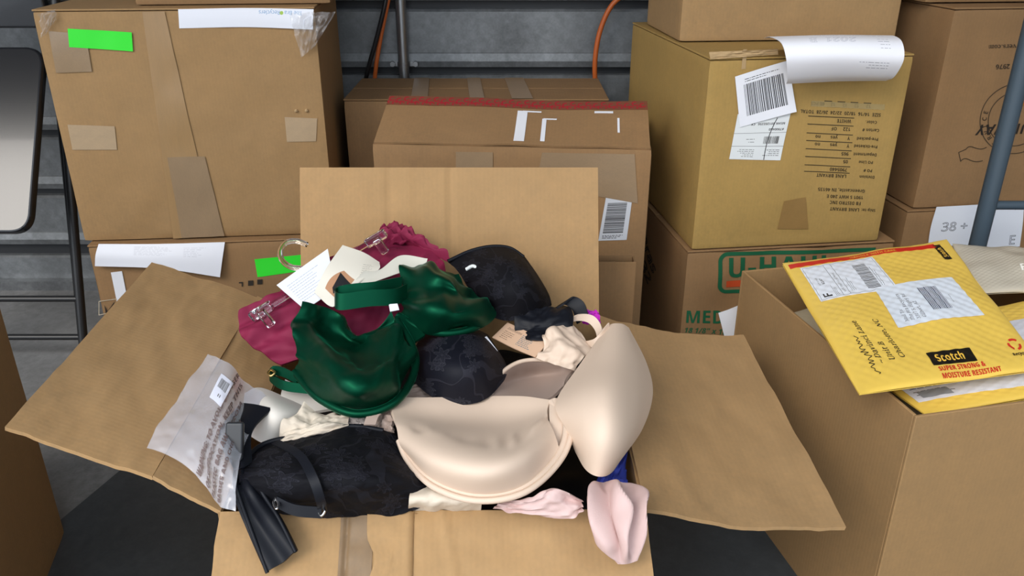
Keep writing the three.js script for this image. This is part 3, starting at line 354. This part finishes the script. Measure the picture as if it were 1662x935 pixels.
const FB = { beige: phys(.70, .545, .425, { roughness: .62, sheen: .4, sheenRoughness: .5, sheenColor: new THREE.Color(.5, .45, .4) }), taupe: mat(.40, .30, .25, { roughness: .75, bumpMap: clothBump, bumpScale: .0002 }), cream: mat(.72, .62, .50, { roughness: .75, bumpMap: clothBump, bumpScale: .0003 }), blush: mat(.66, .47, .44, { roughness: .7, bumpMap: clothBump, bumpScale: .0004 }),
  velvet: phys(.0006, .02, .010, { roughness: .42, specularIntensity: .9, specularColor: new THREE.Color(.1, 1, .5), sheen: 1, sheenRoughness: .3, sheenColor: new THREE.Color(.02, .62, .3) }), wine: mat(.22, .006, .045, { roughness: .75, bumpMap: clothBump, bumpScale: .0002 }), black: phys(.006, .006, .008, { specularIntensity: .4, roughness: .7, bumpMap: clothBump, bumpScale: .0003 }), satin: phys(.006, .007, .011, { roughness: .5, specularIntensity: .45 }),
  lace: phys(1, 1, 1, { specularIntensity: .35, map: laceTex([.05, .05, .07], [.13, .13, .16]), bumpMap: laceBump, bumpScale: .0012, roughness: .75 }), navy: phys(1, 1, 1, { specularIntensity: .4, map: laceTex([.055, .06, .10], [.17, .17, .2]), bumpMap: laceBump, bumpScale: .001, roughness: .6 }), ivory: mat(.78, .73, .66, { roughness: .6 }), blue: mat(.03, .05, .35, {}), magenta: mat(.6, .02, .55, {}), greyLace: mat(.45, .40, .38, { bumpMap: laceBump, bumpScale: .001 }) };
const garment = (name, label, category, px, py) => thing(name, label, category, (() => { const p = Q(px, py); p.y = .40; return p; })());
const cup = (g, name, rows, m, o = {}) => part(name, patch(rowsQ(rows), { nu: 48, nv: 48, thick: .004, ...o }), m, g);
const wrinkle = (k, s, f = 6) => (u, v) => k * fbm(u * f + s, v * f * 1.3, s, 3) ;
const strap = (g, name, pts, w, m, across = UPV, o = {}) => part(name, band(pts.map(p => Q(...p)), across, w, .0022, 60), m, g);
const seam = (g, name, pts, r, m) => part(name, tube(pts.map(p => Q(...p)), r, 60, 8), m, g);

// dark garments that fill the box below the pile
{ const g = thing('dark_garment', 'black garments lying deep inside the open box', 'clothing', V(ob.position.x, .30, ob.position.z)), inx = (x, z) => V(THREE.MathUtils.lerp(bFL.x + .012, bFR.x - .012, x), .385 + .02 * noise(x * 5, z * 5, 4), THREE.MathUtils.lerp(bFL.z - .012, bRL.z + .012, z));
  part('cloth', patch([0, .25, .5, .75, 1].map(z => [0, .25, .5, .75, 1].map(x => inx(x, z))), { nu: 60, nv: 60, thick: .01, disp: wrinkle(.012, 3, 5) }), FB.black, g); }
// beige bra in front
{ const g = garment('beige_bra', 'smooth beige bra lying in front on the pile, one cup dented', 'bra', 850, 720), m = FB.beige;
  cup(g, 'cup', [[[662, 737, .03], [705, 780, .035], [775, 803, .035], [850, 790, .04], [907, 735, .045]], [[652, 718, .05], [708, 748, .085], [785, 765, .095], [848, 748, .09], [897, 705, .06]], [[645, 697, .05], [715, 712, .075], [790, 728, .085], [845, 722, .08], [890, 685, .055]], [[637, 673, .04], [715, 685, .02], [795, 690, .01], [850, 684, .025], [890, 668, .045]], [[627, 648, .035], [700, 648, .02], [790, 646, .0], [850, 646, .02], [895, 652, .045]]], m, { thick: .006, disp: (u, v) => .004 * Math.exp(-(((v - .55) / .06) ** 2)) * noise(u * 16, 2) });
  cup(g, 'cup', [[[938, 733, .03], [953, 760, .03], [970, 771, .03], [988, 766, .02], [1004, 745, .0]], [[922, 695, .06], [958, 702, .095], [990, 707, .10], [1018, 708, .07], [1040, 693, .01]], [[905, 655, .06], [950, 642, .11], [990, 640, .125], [1028, 643, .08], [1056, 638, .0]], [[945, 592, .04], [972, 586, .075], [1000, 582, .08], [1026, 583, .05], [1046, 590, .0]], [[986, 534, .02], [994, 529, .025], [1002, 528, .025], [1010, 529, .02], [1018, 534, .01]]], m, { thick: .006 });
  for (const [k, r] of [[0, .0042], [9, .0035]]) seam(g, 'wire_casing', [[650 - k * .3, 715, .045], [661 - k * .3, 738 + k * .4, .035], [703, 781 + k, .037], [775, 804 + k, .037], [850, 791 + k, .042], [907 + k * .7, 737 + k * .5, .047], [918 + k, 690, .055], [895 + k, 652, .05]], r, m);
  cup(g, 'gore', [[[905, 740, .035], [938, 706, .045], [943, 700, .04]], [[893, 690, .05], [915, 685, .055], [936, 694, .05]], [[893, 652, .048], [900, 648, .055], [910, 650, .052]]], m, { nu: 20, nv: 20 });
  cup(g, 'side_wing', [[[610, 700, .01], [640, 700, .03]], [[605, 670, .01], [632, 652, .035]]], FB.taupe, { nu: 16, nv: 16, disp: wrinkle(.004, 2) });
  strap(g, 'strap', [[988, 530, .03], [975, 545, .03], [965, 556, .02], [950, 560, .0]], .01, m);
}
// taupe bra behind it: hollow of a cup with a narrow rim
{ const g = garment('taupe_bra', 'taupe bra showing the hollow inside of a cup, behind the smooth beige bra', 'bra', 865, 620);
  cup(g, 'cup', [[[792, 648, .0], [835, 652, .0], [870, 652, .0], [893, 648, .0], [915, 628, .0]], [[803, 624, .0], [838, 618, -.04], [870, 614, -.05], [902, 612, -.03], [922, 612, .0]], [[818, 603, .01], [845, 588, .005], [875, 585, .0], [905, 590, .0], [934, 600, .0]]], FB.taupe);
  seam(g, 'cup_edge', [[785, 648, .005], [800, 626, .006], [818, 602, .012], [845, 587, .008], [875, 584, .004], [905, 589, .004], [936, 601, .004]], .0028, FB.beige);
  strap(g, 'strap', [[778, 648, .0], [793, 630, .008], [808, 610, .01], [822, 596, .0]], .012, FB.beige, RIGHT);
  seam(g, 'strap_loop', [[770, 645, .0], [776, 636, .005], [790, 634, .005], [800, 640, .0]], .0018, FB.beige);
  cup(g, 'lining', [[[650, 650, -.01], [690, 652, -.01], [735, 650, -.02]], [[655, 630, -.01], [690, 625, -.0], [728, 638, -.02]]], FB.taupe, { nu: 20, nv: 12, disp: wrinkle(.003, 4) }); }
// nude bra with printed size band
{ const g = garment('nude_bra', 'nude bra with a printed label band and gathered elastic, behind the taupe cup', 'bra', 890, 560);
  const lb = part('label_band', unitUV(patch(rowsQ([[[799, 548, .0], [835, 566, .01], [869, 580, .015]], [[824, 524, .0], [858, 540, .01], [890, 556, .015]]]), { nu: 20, nv: 10, thick: .0015 })), print(420, 170, (g2, w, h) => { g2.fillStyle = '#d6b193'; g2.fillRect(0, 0, w, h); g2.fillStyle = '#5d4a3e'; g2.font = 'italic 30px serif'; g2.fillText('Intimates', 40, 50); lines(g2, 40, 70, 90, 5, 16, 4); g2.fillStyle = '#8a8682'; lines(g2, 190, 40, 150, 7, 15, 8); }), g, 'nude band printed with size text');
  cup(g, 'wing', [[[869, 580, .016], [900, 592, .02], [930, 602, .01]], [[880, 566, .02], [915, 565, .035], [945, 582, .02]], [[890, 553, .016], [905, 538, .03], [958, 568, .01]], [[905, 540, .01], [917, 526, .015], [935, 540, .0]]], FB.beige, { disp: wrinkle(.008, 7, 2.4), thick: .002 });
  strap(g, 'strap', [[915, 528, .01], [935, 516, .01], [958, 518, .005], [972, 535, .0], [974, 560, .0]], .012, FB.beige, V(.5, .6, -.3)); }
// black cup at the rear
{ const g = garment('black_bra', 'black lace-trimmed bra with a large rounded cup against the back flap', 'bra', 830, 470);
  cup(g, 'cup', [[[797, 515, .0], [825, 520, .01], [850, 516, .01], [875, 508, .0], [894, 497, -.02]], [[770, 480, .0], [808, 472, .06], [838, 468, .075], [866, 468, .05], [888, 478, -.02]], [[748, 445, .0], [792, 435, .05], [825, 430, .07], [852, 435, .045], [872, 450, -.02]], [[727, 424, -.01], [765, 408, .0], [800, 401, .0], [828, 404, -.005], [850, 418, -.02]]], FB.lace, { thick: .005 });
  seam(g, 'cup_edge', [[727, 424, .0], [765, 407, .006], [800, 400, .006], [828, 403, .0], [850, 417, -.01]], .003, FB.satin);
  cup(g, 'wing', [[[838, 548, .0], [870, 555, .01], [903, 548, .0]], [[836, 528, .01], [880, 525, .025], [928, 522, .01]], [[846, 510, .0], [885, 502, .015], [912, 490, .0]]], FB.satin, { disp: wrinkle(.007, 3, 2.2) });
  strap(g, 'strap', [[905, 500, .01], [922, 488, .015], [938, 497, .01], [946, 520, .0]], .02, FB.satin, V(.7, .5, 0));
  seam(g, 'ring', [[757, 437, .02], [768, 432, .03], [777, 440, .03], [778, 450, .025]], .0028, mat(.8, .85, .85, { roughness: .3 })).userData.label = 'white plastic ring'; }
{ const g = garment('magenta_bra', 'sliver of a bright magenta garment at the rear right of the pile', 'clothing', 960, 512); cup(g, 'cloth', [[[945, 522, -.02], [975, 528, -.02]], [[950, 505, -.02], [972, 508, -.02]]], FB.magenta, { nu: 14, nv: 10, disp: wrinkle(.004, 8) }); }
// navy lace cup in the middle
{ const g = garment('navy_bra', 'navy bra cup with floral lace, below the green velvet bra', 'bra', 745, 600);
  cup(g, 'cup', [[[668, 615, .0], [705, 645, .01], [745, 656, .01], [785, 648, .01], [818, 618, .0]], [[668, 585, .01], [708, 592, .06], [748, 596, .075], [786, 592, .06], [820, 596, .0]], [[680, 558, .0], [712, 552, .04], [745, 548, .05], [776, 550, .035], [805, 568, -.01]], [[695, 540, -.02], [720, 534, .0], [745, 532, .0], [768, 535, -.01], [790, 545, -.03]]], FB.navy, { thick: .005 });
  cup(g, 'care_tag', [[[803, 572, .0], [808, 570, .0]], [[785, 548, .01], [790, 546, .01]]], M.paper, { nu: 4, nv: 4, thick: .0006 }); }
// burgundy garment on its clear hanger
{ const g = garment('burgundy_bodysuit', 'burgundy garment clipped to a clear plastic hanger', 'clothing', 540, 480);
  cup(g, 'cloth', [[[455, 590, .0], [520, 572, .0], [590, 550, -.02], [660, 520, -.02], [730, 450, -.03]], [[397, 552, .02], [478, 528, .02], [560, 500, .01], [632, 455, .0], [705, 408, -.02]], [[388, 524, .02], [455, 492, .03], [522, 455, .025], [592, 412, .01], [662, 380, -.015]], [[402, 502, .02], [455, 470, .02], [520, 432, .02], [580, 398, .0], [645, 370, -.02]]], FB.wine, { nu: 80, nv: 60, thick: .004, disp: (u, v) => .007 * Math.sin(v * 17 + 3 * noise(u * 4, v * 3)) * (.4 + .6 * v) + .006 * fbm(u * 7, v * 5, 2) });
  cup(g, 'gathered_edge', [[[612, 398, .01], [655, 392, .0], [735, 425, -.02]], [[615, 378, .005], [650, 380, .0], [690, 400, -.01]], [[622, 370, .0], [645, 368, -.01], [672, 372, -.02]]], FB.wine, { disp: wrinkle(.012, 5, 5), thick: .003 });
  const h = garment('clear_hanger', 'clear plastic clip hanger holding the burgundy garment', 'hanger', 480, 440), cl = phys(.97, .98, 1, { transmission: 1, roughness: .03, thickness: .004, ior: 1.5 });
  seam(h, 'bar', [[415, 511, .035], [470, 478, .045], [520, 446, .045], [570, 412, .03], [618, 383, .02]], .0045, cl);
  seam(h, 'hook', [[500, 452, .045], [492, 437, .045], [474, 434, .045], [459, 424, .045], [455, 407, .045], [464, 394, .045], [482, 391, .045], [498, 397, .045]], .0042, cl);
  for (const [x, y] of [[424, 505], [610, 387]]) { const c = part('clip', new RoundedBoxGeometry(.035, .014, .012, 2, .003).rotateZ(.55).translate(...Q(x, y, .045).toArray()), cl, h); part('clip_jaw', new RoundedBoxGeometry(.012, .026, .01, 2, .003).rotateZ(.55).translate(...Q(x + 8, y + 12, .05).toArray()), cl, h); } }
{ const leafQ = (name, label, rows, m, o = {}) => { const p = Q(rows[0][0][0], rows[0][0][1]); p.y = .45; const g = thing(name, label, 'tag', p); part('card', unitUV(patch(rowsQ(rows), { nu: 24, nv: 24, thick: .0008, ...o })), m, g); return g; };
  leafQ('care_leaflet', 'white printed leaflet lying on the burgundy garment', [[[495, 503, .055], [545, 470, .06]], [[449, 463, .055], [532, 404, .06]]], print(400, 300, (g, w, h) => { g.fillStyle = '#eceef4'; g.fillRect(0, 0, w, h); g.fillStyle = '#8a93ad'; lines(g, 40, 60, 320, 9, 22, 3); }));
  leafQ('hang_tag', 'cream folded hang tag with a small photo of black briefs', [[[510, 475, .065], [540, 498, .07], [560, 470, .07]], [[530, 435, .075], [575, 452, .08], [612, 440, .07]], [[556, 398, .065], [590, 410, .065], [616, 426, .06]]], print(400, 400, (g, w, h) => { g.fillStyle = '#e6e0d2'; g.fillRect(0, 0, w, h); g.fillStyle = '#b98a68'; g.beginPath(); g.moveTo(60, 330); g.quadraticCurveTo(40, 230, 110, 170); g.lineTo(210, 210); g.quadraticCurveTo(190, 300, 200, 350); g.closePath(); g.fill(); g.fillStyle = '#17161a'; g.beginPath(); g.moveTo(95, 190); g.lineTo(200, 240); g.lineTo(150, 260); g.lineTo(130, 330); g.lineTo(100, 300); g.closePath(); g.fill(); g.fillStyle = '#9b958a'; lines(g, 230, 90, 120, 7, 16, 3); }));
  leafQ('paper_tag', 'cream folded paper strip lying across the burgundy garment', [[[565, 468, .075], [603, 459, .07], [655, 441, .06], [690, 434, .05]], [[590, 440, .085], [616, 438, .07], [650, 415, .06], [694, 420, .055]]], mat(.70, .67, .58, { roughness: .7 })); }
// green velvet bra
{ const g = garment('green_velvet_bra', 'dark green velvet bra draped over the middle of the pile', 'bra', 620, 560), m = FB.velvet;
  cup(g, 'cup', [[[478, 602, .05], [520, 645, .05], [580, 669, .045], [640, 650, .05], [673, 590, .05]], [[484, 582, .08], [530, 612, .11], [585, 630, .12], [634, 608, .105], [664, 568, .07]], [[477, 552, .085], [530, 575, .10], [585, 597, .105], [628, 578, .09], [650, 545, .06]], [[473, 526, .08], [520, 540, .04], [572, 560, .02], [608, 552, .04], [641, 522, .055]], [[490, 499, .075], [530, 499, .065], [562, 530, .05], [592, 541, .05], [637, 510, .05]]], m, { thick: .005, disp: (u, v) => .008 * Math.sin(u * 11 + v * 8 + 2 * noise(u * 3, v * 3, 1)) * (.3 + v * .7) + .005 * fbm(u * 5, v * 5, 4) });
  cup(g, 'cup', [[[650, 514, .045], [685, 531, .05], [725, 538, .05], [770, 528, .045], [790, 505, .03]], [[648, 492, .06], [690, 502, .10], [728, 506, .11], [765, 502, .095], [786, 490, .04]], [[648, 470, .06], [690, 472, .095], [725, 473, .085], [758, 476, .085], [781, 480, .04]], [[654, 450, .055], [690, 450, .085], [715, 452, .09], [738, 460, .075], [762, 468, .04]], [[656, 437, .045], [680, 431, .05], [702, 432, .05], [722, 443, .045], [738, 454, .035]]], m, { thick: .005, disp: (u, v) => .012 * fbm(u * 3.2 + 2, v * 3.6, 6, 2) });
  seam(g, 'wire_casing', [[478, 604, .052], [520, 648, .052], [580, 672, .047], [640, 654, .052], [675, 592, .052], [668, 560, .058], [645, 520, .055]], .005, m);
  seam(g, 'wire_casing', [[646, 512, .05], [683, 533, .052], [725, 541, .052], [772, 531, .047], [793, 505, .03]], .005, m);
  cup(g, 'gore', [[[668, 560, .055], [690, 545, .05]], [[640, 515, .055], [656, 512, .055]]], m, { nu: 12, nv: 12 });
  strap(g, 'strap', [[652, 462, .06], [610, 470, .075], [570, 474, .08], [546, 480, .08], [552, 490, .085], [600, 484, .085], [640, 482, .075], [660, 474, .065]], .022, m);
  strap(g, 'strap', [[482, 615, .05], [460, 604, .05], [443, 602, .045], [440, 612, .04], [462, 626, .04], [505, 632, .04]], .012, m);
  seam(g, 'slider', [[440, 600, .05], [446, 605, .052], [440, 610, .05], [435, 605, .05], [440, 600, .05]], .0016, mat(.7, .5, .2, { metalness: 1, roughness: .3 })).userData.label = 'gold slider';
  cup(g, 'brand_label', [[[633, 506, .065], [648, 503, .065]], [[631, 494, .068], [645, 493, .068]]], M.paper, { nu: 4, nv: 4, thick: .0008 }); }
// pale pieces at the left
{ const g = garment('ivory_bra', 'ivory smooth bra cup between the plastic bag and the green velvet bra', 'bra', 445, 680);
  cup(g, 'cup', [[[402, 705, .0], [440, 720, .0], [500, 700, -.01]], [[396, 668, .02], [445, 668, .05], [498, 672, .01]], [[398, 640, .0], [425, 632, .01], [490, 660, .0]]], FB.ivory);
  cup(g, 'cup', [[[455, 662, .0], [485, 672, .0], [540, 665, .0]], [[456, 640, .01], [490, 645, .0], [530, 650, .0]], [[463, 618, .0], [490, 630, .0], [520, 640, .0]]], FB.ivory, { nu: 20, nv: 20 }); }
{ const g = garment('cream_lace_bra', 'cream gathered lace band lying above the black lace bra', 'bra', 500, 690);
  cup(g, 'band', [[[428, 718, .03], [470, 716, .035], [517, 708, .04], [562, 696, .03]], [[465, 690, .04], [490, 688, .05], [525, 688, .045], [565, 682, .035]], [[498, 664, .035], [515, 662, .04], [545, 664, .035], [568, 668, .03]]], FB.cream, { disp: wrinkle(.009, 6, 3), thick: .002 });
  cup(g, 'lace_trim', [[[560, 694, .02], [590, 694, .02], [622, 690, .01]], [[562, 672, .02], [590, 674, .02], [618, 672, .01]]], FB.greyLace, { nu: 20, nv: 12, thick: .0015, disp: wrinkle(.003, 2) });
  strap(g, 'strap', [[600, 690, .04], [606, 675, .045], [620, 664, .045], [634, 658, .04]], .014, FB.taupe, RIGHT); }
// black lace bra in front
{ const g = garment('black_lace_bra', 'black lace bra at the front with its wing hanging over the front flap', 'bra', 540, 770);
  cup(g, 'cup', [[[425, 826, -.01], [500, 836, -.02], [570, 836, -.02], [630, 834, -.02], [688, 824, -.01]], [[392, 786, .03], [470, 786, .07], [560, 786, .075], [632, 782, .06], [700, 790, .01]], [[398, 752, .03], [470, 742, .065], [560, 737, .07], [626, 742, .05], [688, 766, .01]], [[428, 722, .02], [500, 706, .03], [570, 693, .03], [622, 700, .025], [668, 735, .01]]], FB.lace, { thick: .004, nu: 110, nv: 110, keep: (u, v) => u < .965 + .03 * Math.abs(Math.sin(v * 22)), disp: (u, v) => .0015 * fbm(u * 12, v * 12, 3) });
  seam(g, 'cup_edge', [[392, 786, .035], [398, 750, .037], [428, 721, .028], [500, 705, .035], [570, 692, .035], [622, 699, .03]], .003, FB.satin);
  part('wing', patch([[[432, 930, .868], [458, 913, .868], [484, 893, .87]], [[400, 850, .885], [425, 848, .882], [455, 838, .885]], [[380, 792, .89], [402, 794, .885], [428, 798, .89]], [[378, 760, .93], [395, 755, .93], [420, 765, .93]]].map(r => r.map(p => rayPt(...p))), { nu: 24, nv: 40, thick: .003, disp: (u, v) => .003 * Math.sin(u * 9 + v * 4) }), FB.satin, g, 'black hook-and-eye wing');
  for (const s of [0, 1]) part('seam', tube([[432, 930, .866], [402, 850, .881], [382, 792, .886], [380, 762, .926]].map(([x, y, z], i) => rayPt(x + s * [46, 48, 40, 36][i] + 2, y - s * [34, 10, -4, -2][i], z - .002)), .0022, 40, 6), FB.satin, g);
  strap(g, 'strap', [[448, 718, .05], [485, 738, .085], [508, 775, .09], [520, 810, .06], [524, 832, .02]], .011, FB.satin, V(.8, .4, 0));
  seam(g, 'ring', [[516, 828, .03], [522, 823, .035], [527, 830, .035], [522, 837, .03], [516, 830, .03]], .0014, mat(.8, .8, .8, { metalness: 1, roughness: .2 }));
  strap(g, 'strap', [[450, 815, .04], [480, 828, .035], [522, 832, .03]], .012, FB.satin);
  seam(g, 'slider', [[447, 808, .04], [452, 818, .042], [449, 826, .04], [444, 816, .04], [447, 808, .04]], .0014, mat(.8, .8, .8, { metalness: 1, roughness: .2 }));
  cup(g, 'band_end', [[[380, 762, .04], [395, 760, .045], [408, 752, .04]], [[356, 705, .05], [380, 700, .06], [410, 700, .055]], [[392, 655, .05], [415, 658, .055], [442, 664, .05]]], FB.satin, { thick: .003 });
  part('size_clip', new RoundedBoxGeometry(.02, .042, .007, 2, .003).rotateX(-.5).translate(...Q(381, 716, .075).toArray()), phys(.02, .022, .026, { roughness: .4 }), g, 'glossy black plastic size clip'); }
// blush panty over the front rim, rolled cream piece, blue piece
{ const g = garment('blush_bra', 'blush pink lingerie hanging over the front right rim', 'clothing', 960, 820);
  part('strap_piece', patch([[[799, 826, .89], [845, 834, .885], [919, 842, .88], [944, 826, .885]], [[815, 815, .89], [860, 808, .875], [900, 792, .875], [945, 812, .885]]].map(r => r.map(p => rayPt(...p))), { nu: 40, nv: 14, thick: .003, disp: wrinkle(.004, 4, 5) }), FB.blush, g);
  part('cloth', patch([[[1003, 915, .862], [1018, 914, .86], [1034, 910, .862]], [[972, 882, .868], [1005, 878, .852], [1038, 872, .868]], [[949, 832, .88], [995, 832, .86], [1044, 830, .88]], [[950, 800, .90], [998, 796, .885], [1047, 808, .895]], [[966, 787, .92], [995, 783, .92], [1027, 787, .92]]].map(r => r.map(p => rayPt(...p))), { nu: 40, nv: 40, thick: .003, disp: (u, v) => .013 * Math.sin(u * 14 + 2.5 * noise(v * 4, u * 3)) * Math.sin(v * 3.1) }), FB.blush, g); }
{ const g = garment('cream_roll', 'rolled cream shapewear piece tucked at the front rim', 'clothing', 720, 808);
  part('roll', patch([[[662, 832, .925], [720, 832, .925], [780, 830, .925]], [[664, 812, .885], [722, 812, .885], [782, 812, .885]], [[668, 790, .91], [725, 790, .91], [780, 798, .91]], [[670, 790, .94], [726, 792, .94], [780, 800, .94]]].map(r => r.map(p => rayPt(...p))), { nu: 30, nv: 30, thick: .003, disp: wrinkle(.0015, 3) }), FB.cream, g); }
{ const g = garment('blue_garment', 'royal blue garment edge beside the right wall inside the open box', 'clothing', 1010, 760); cup(g, 'cloth', [[[960, 800, -.04], [1018, 795, -.05]], [[985, 735, -.04], [1014, 715, -.06]]], FB.blue, { nu: 14, nv: 14, disp: wrinkle(.006, 3) }); }
// clear plastic bag
{ const g = garment('plastic_bag', 'crumpled clear plastic bag with printed warning text on the left flap', 'bag', 330, 700), film = phys(.93, .93, .97, { transmission: .8, roughness: .2, thickness: 0, ior: 1.4 });
  const rows = [[[238, 726, .045], [300, 755, .04], [350, 812, .02], [382, 830, .02]], [[262, 685, .05], [315, 705, .07], [356, 752, .07], [386, 768, .06]], [[300, 630, .045], [345, 650, .07], [376, 690, .08], [400, 715, .06]], [[336, 571, .04], [375, 596, .05], [405, 622, .04], [432, 648, .03]]];
  const wr = (u, v) => .003 * fbm(u * 4, v * 4, 8) + .003 * Math.sin(u * 9 + v * 5);
  cup(g, 'film', rows, film, { nu: 60, nv: 60, thick: .0006, disp: wr });
  part('printed_text', unitUV(patch(rowsQ(rows), { nu: 60, nv: 60, thick: .0002, disp: (u, v) => wr(u, v) + .0022 })), ink(512, 512, (c) => { c.save(); c.translate(250, 500); c.rotate(-Math.PI / 2); c.fillStyle = '#6d5a58'; c.font = 'bold 34px sans-serif'; ['WARNING: TO AVOID DANGER', 'OF SUFFOCATION, KEEP THIS', 'PLASTIC BAG AWAY FROM', 'BABIES AND CHILDREN'].forEach((t, i) => c.fillText(t, 6, i * 52)); c.restore(); c.fillStyle = 'rgba(235,238,250,.8)'; c.fillRect(150, 60, 90, 110); c.fillStyle = '#555'; bars(c, 165, 75, 60, 40, 18, 3); c.fillRect(190, 135, 6, 12); c.fillRect(204, 135, 6, 12); }), g); }
renderer.render(scene, camera);
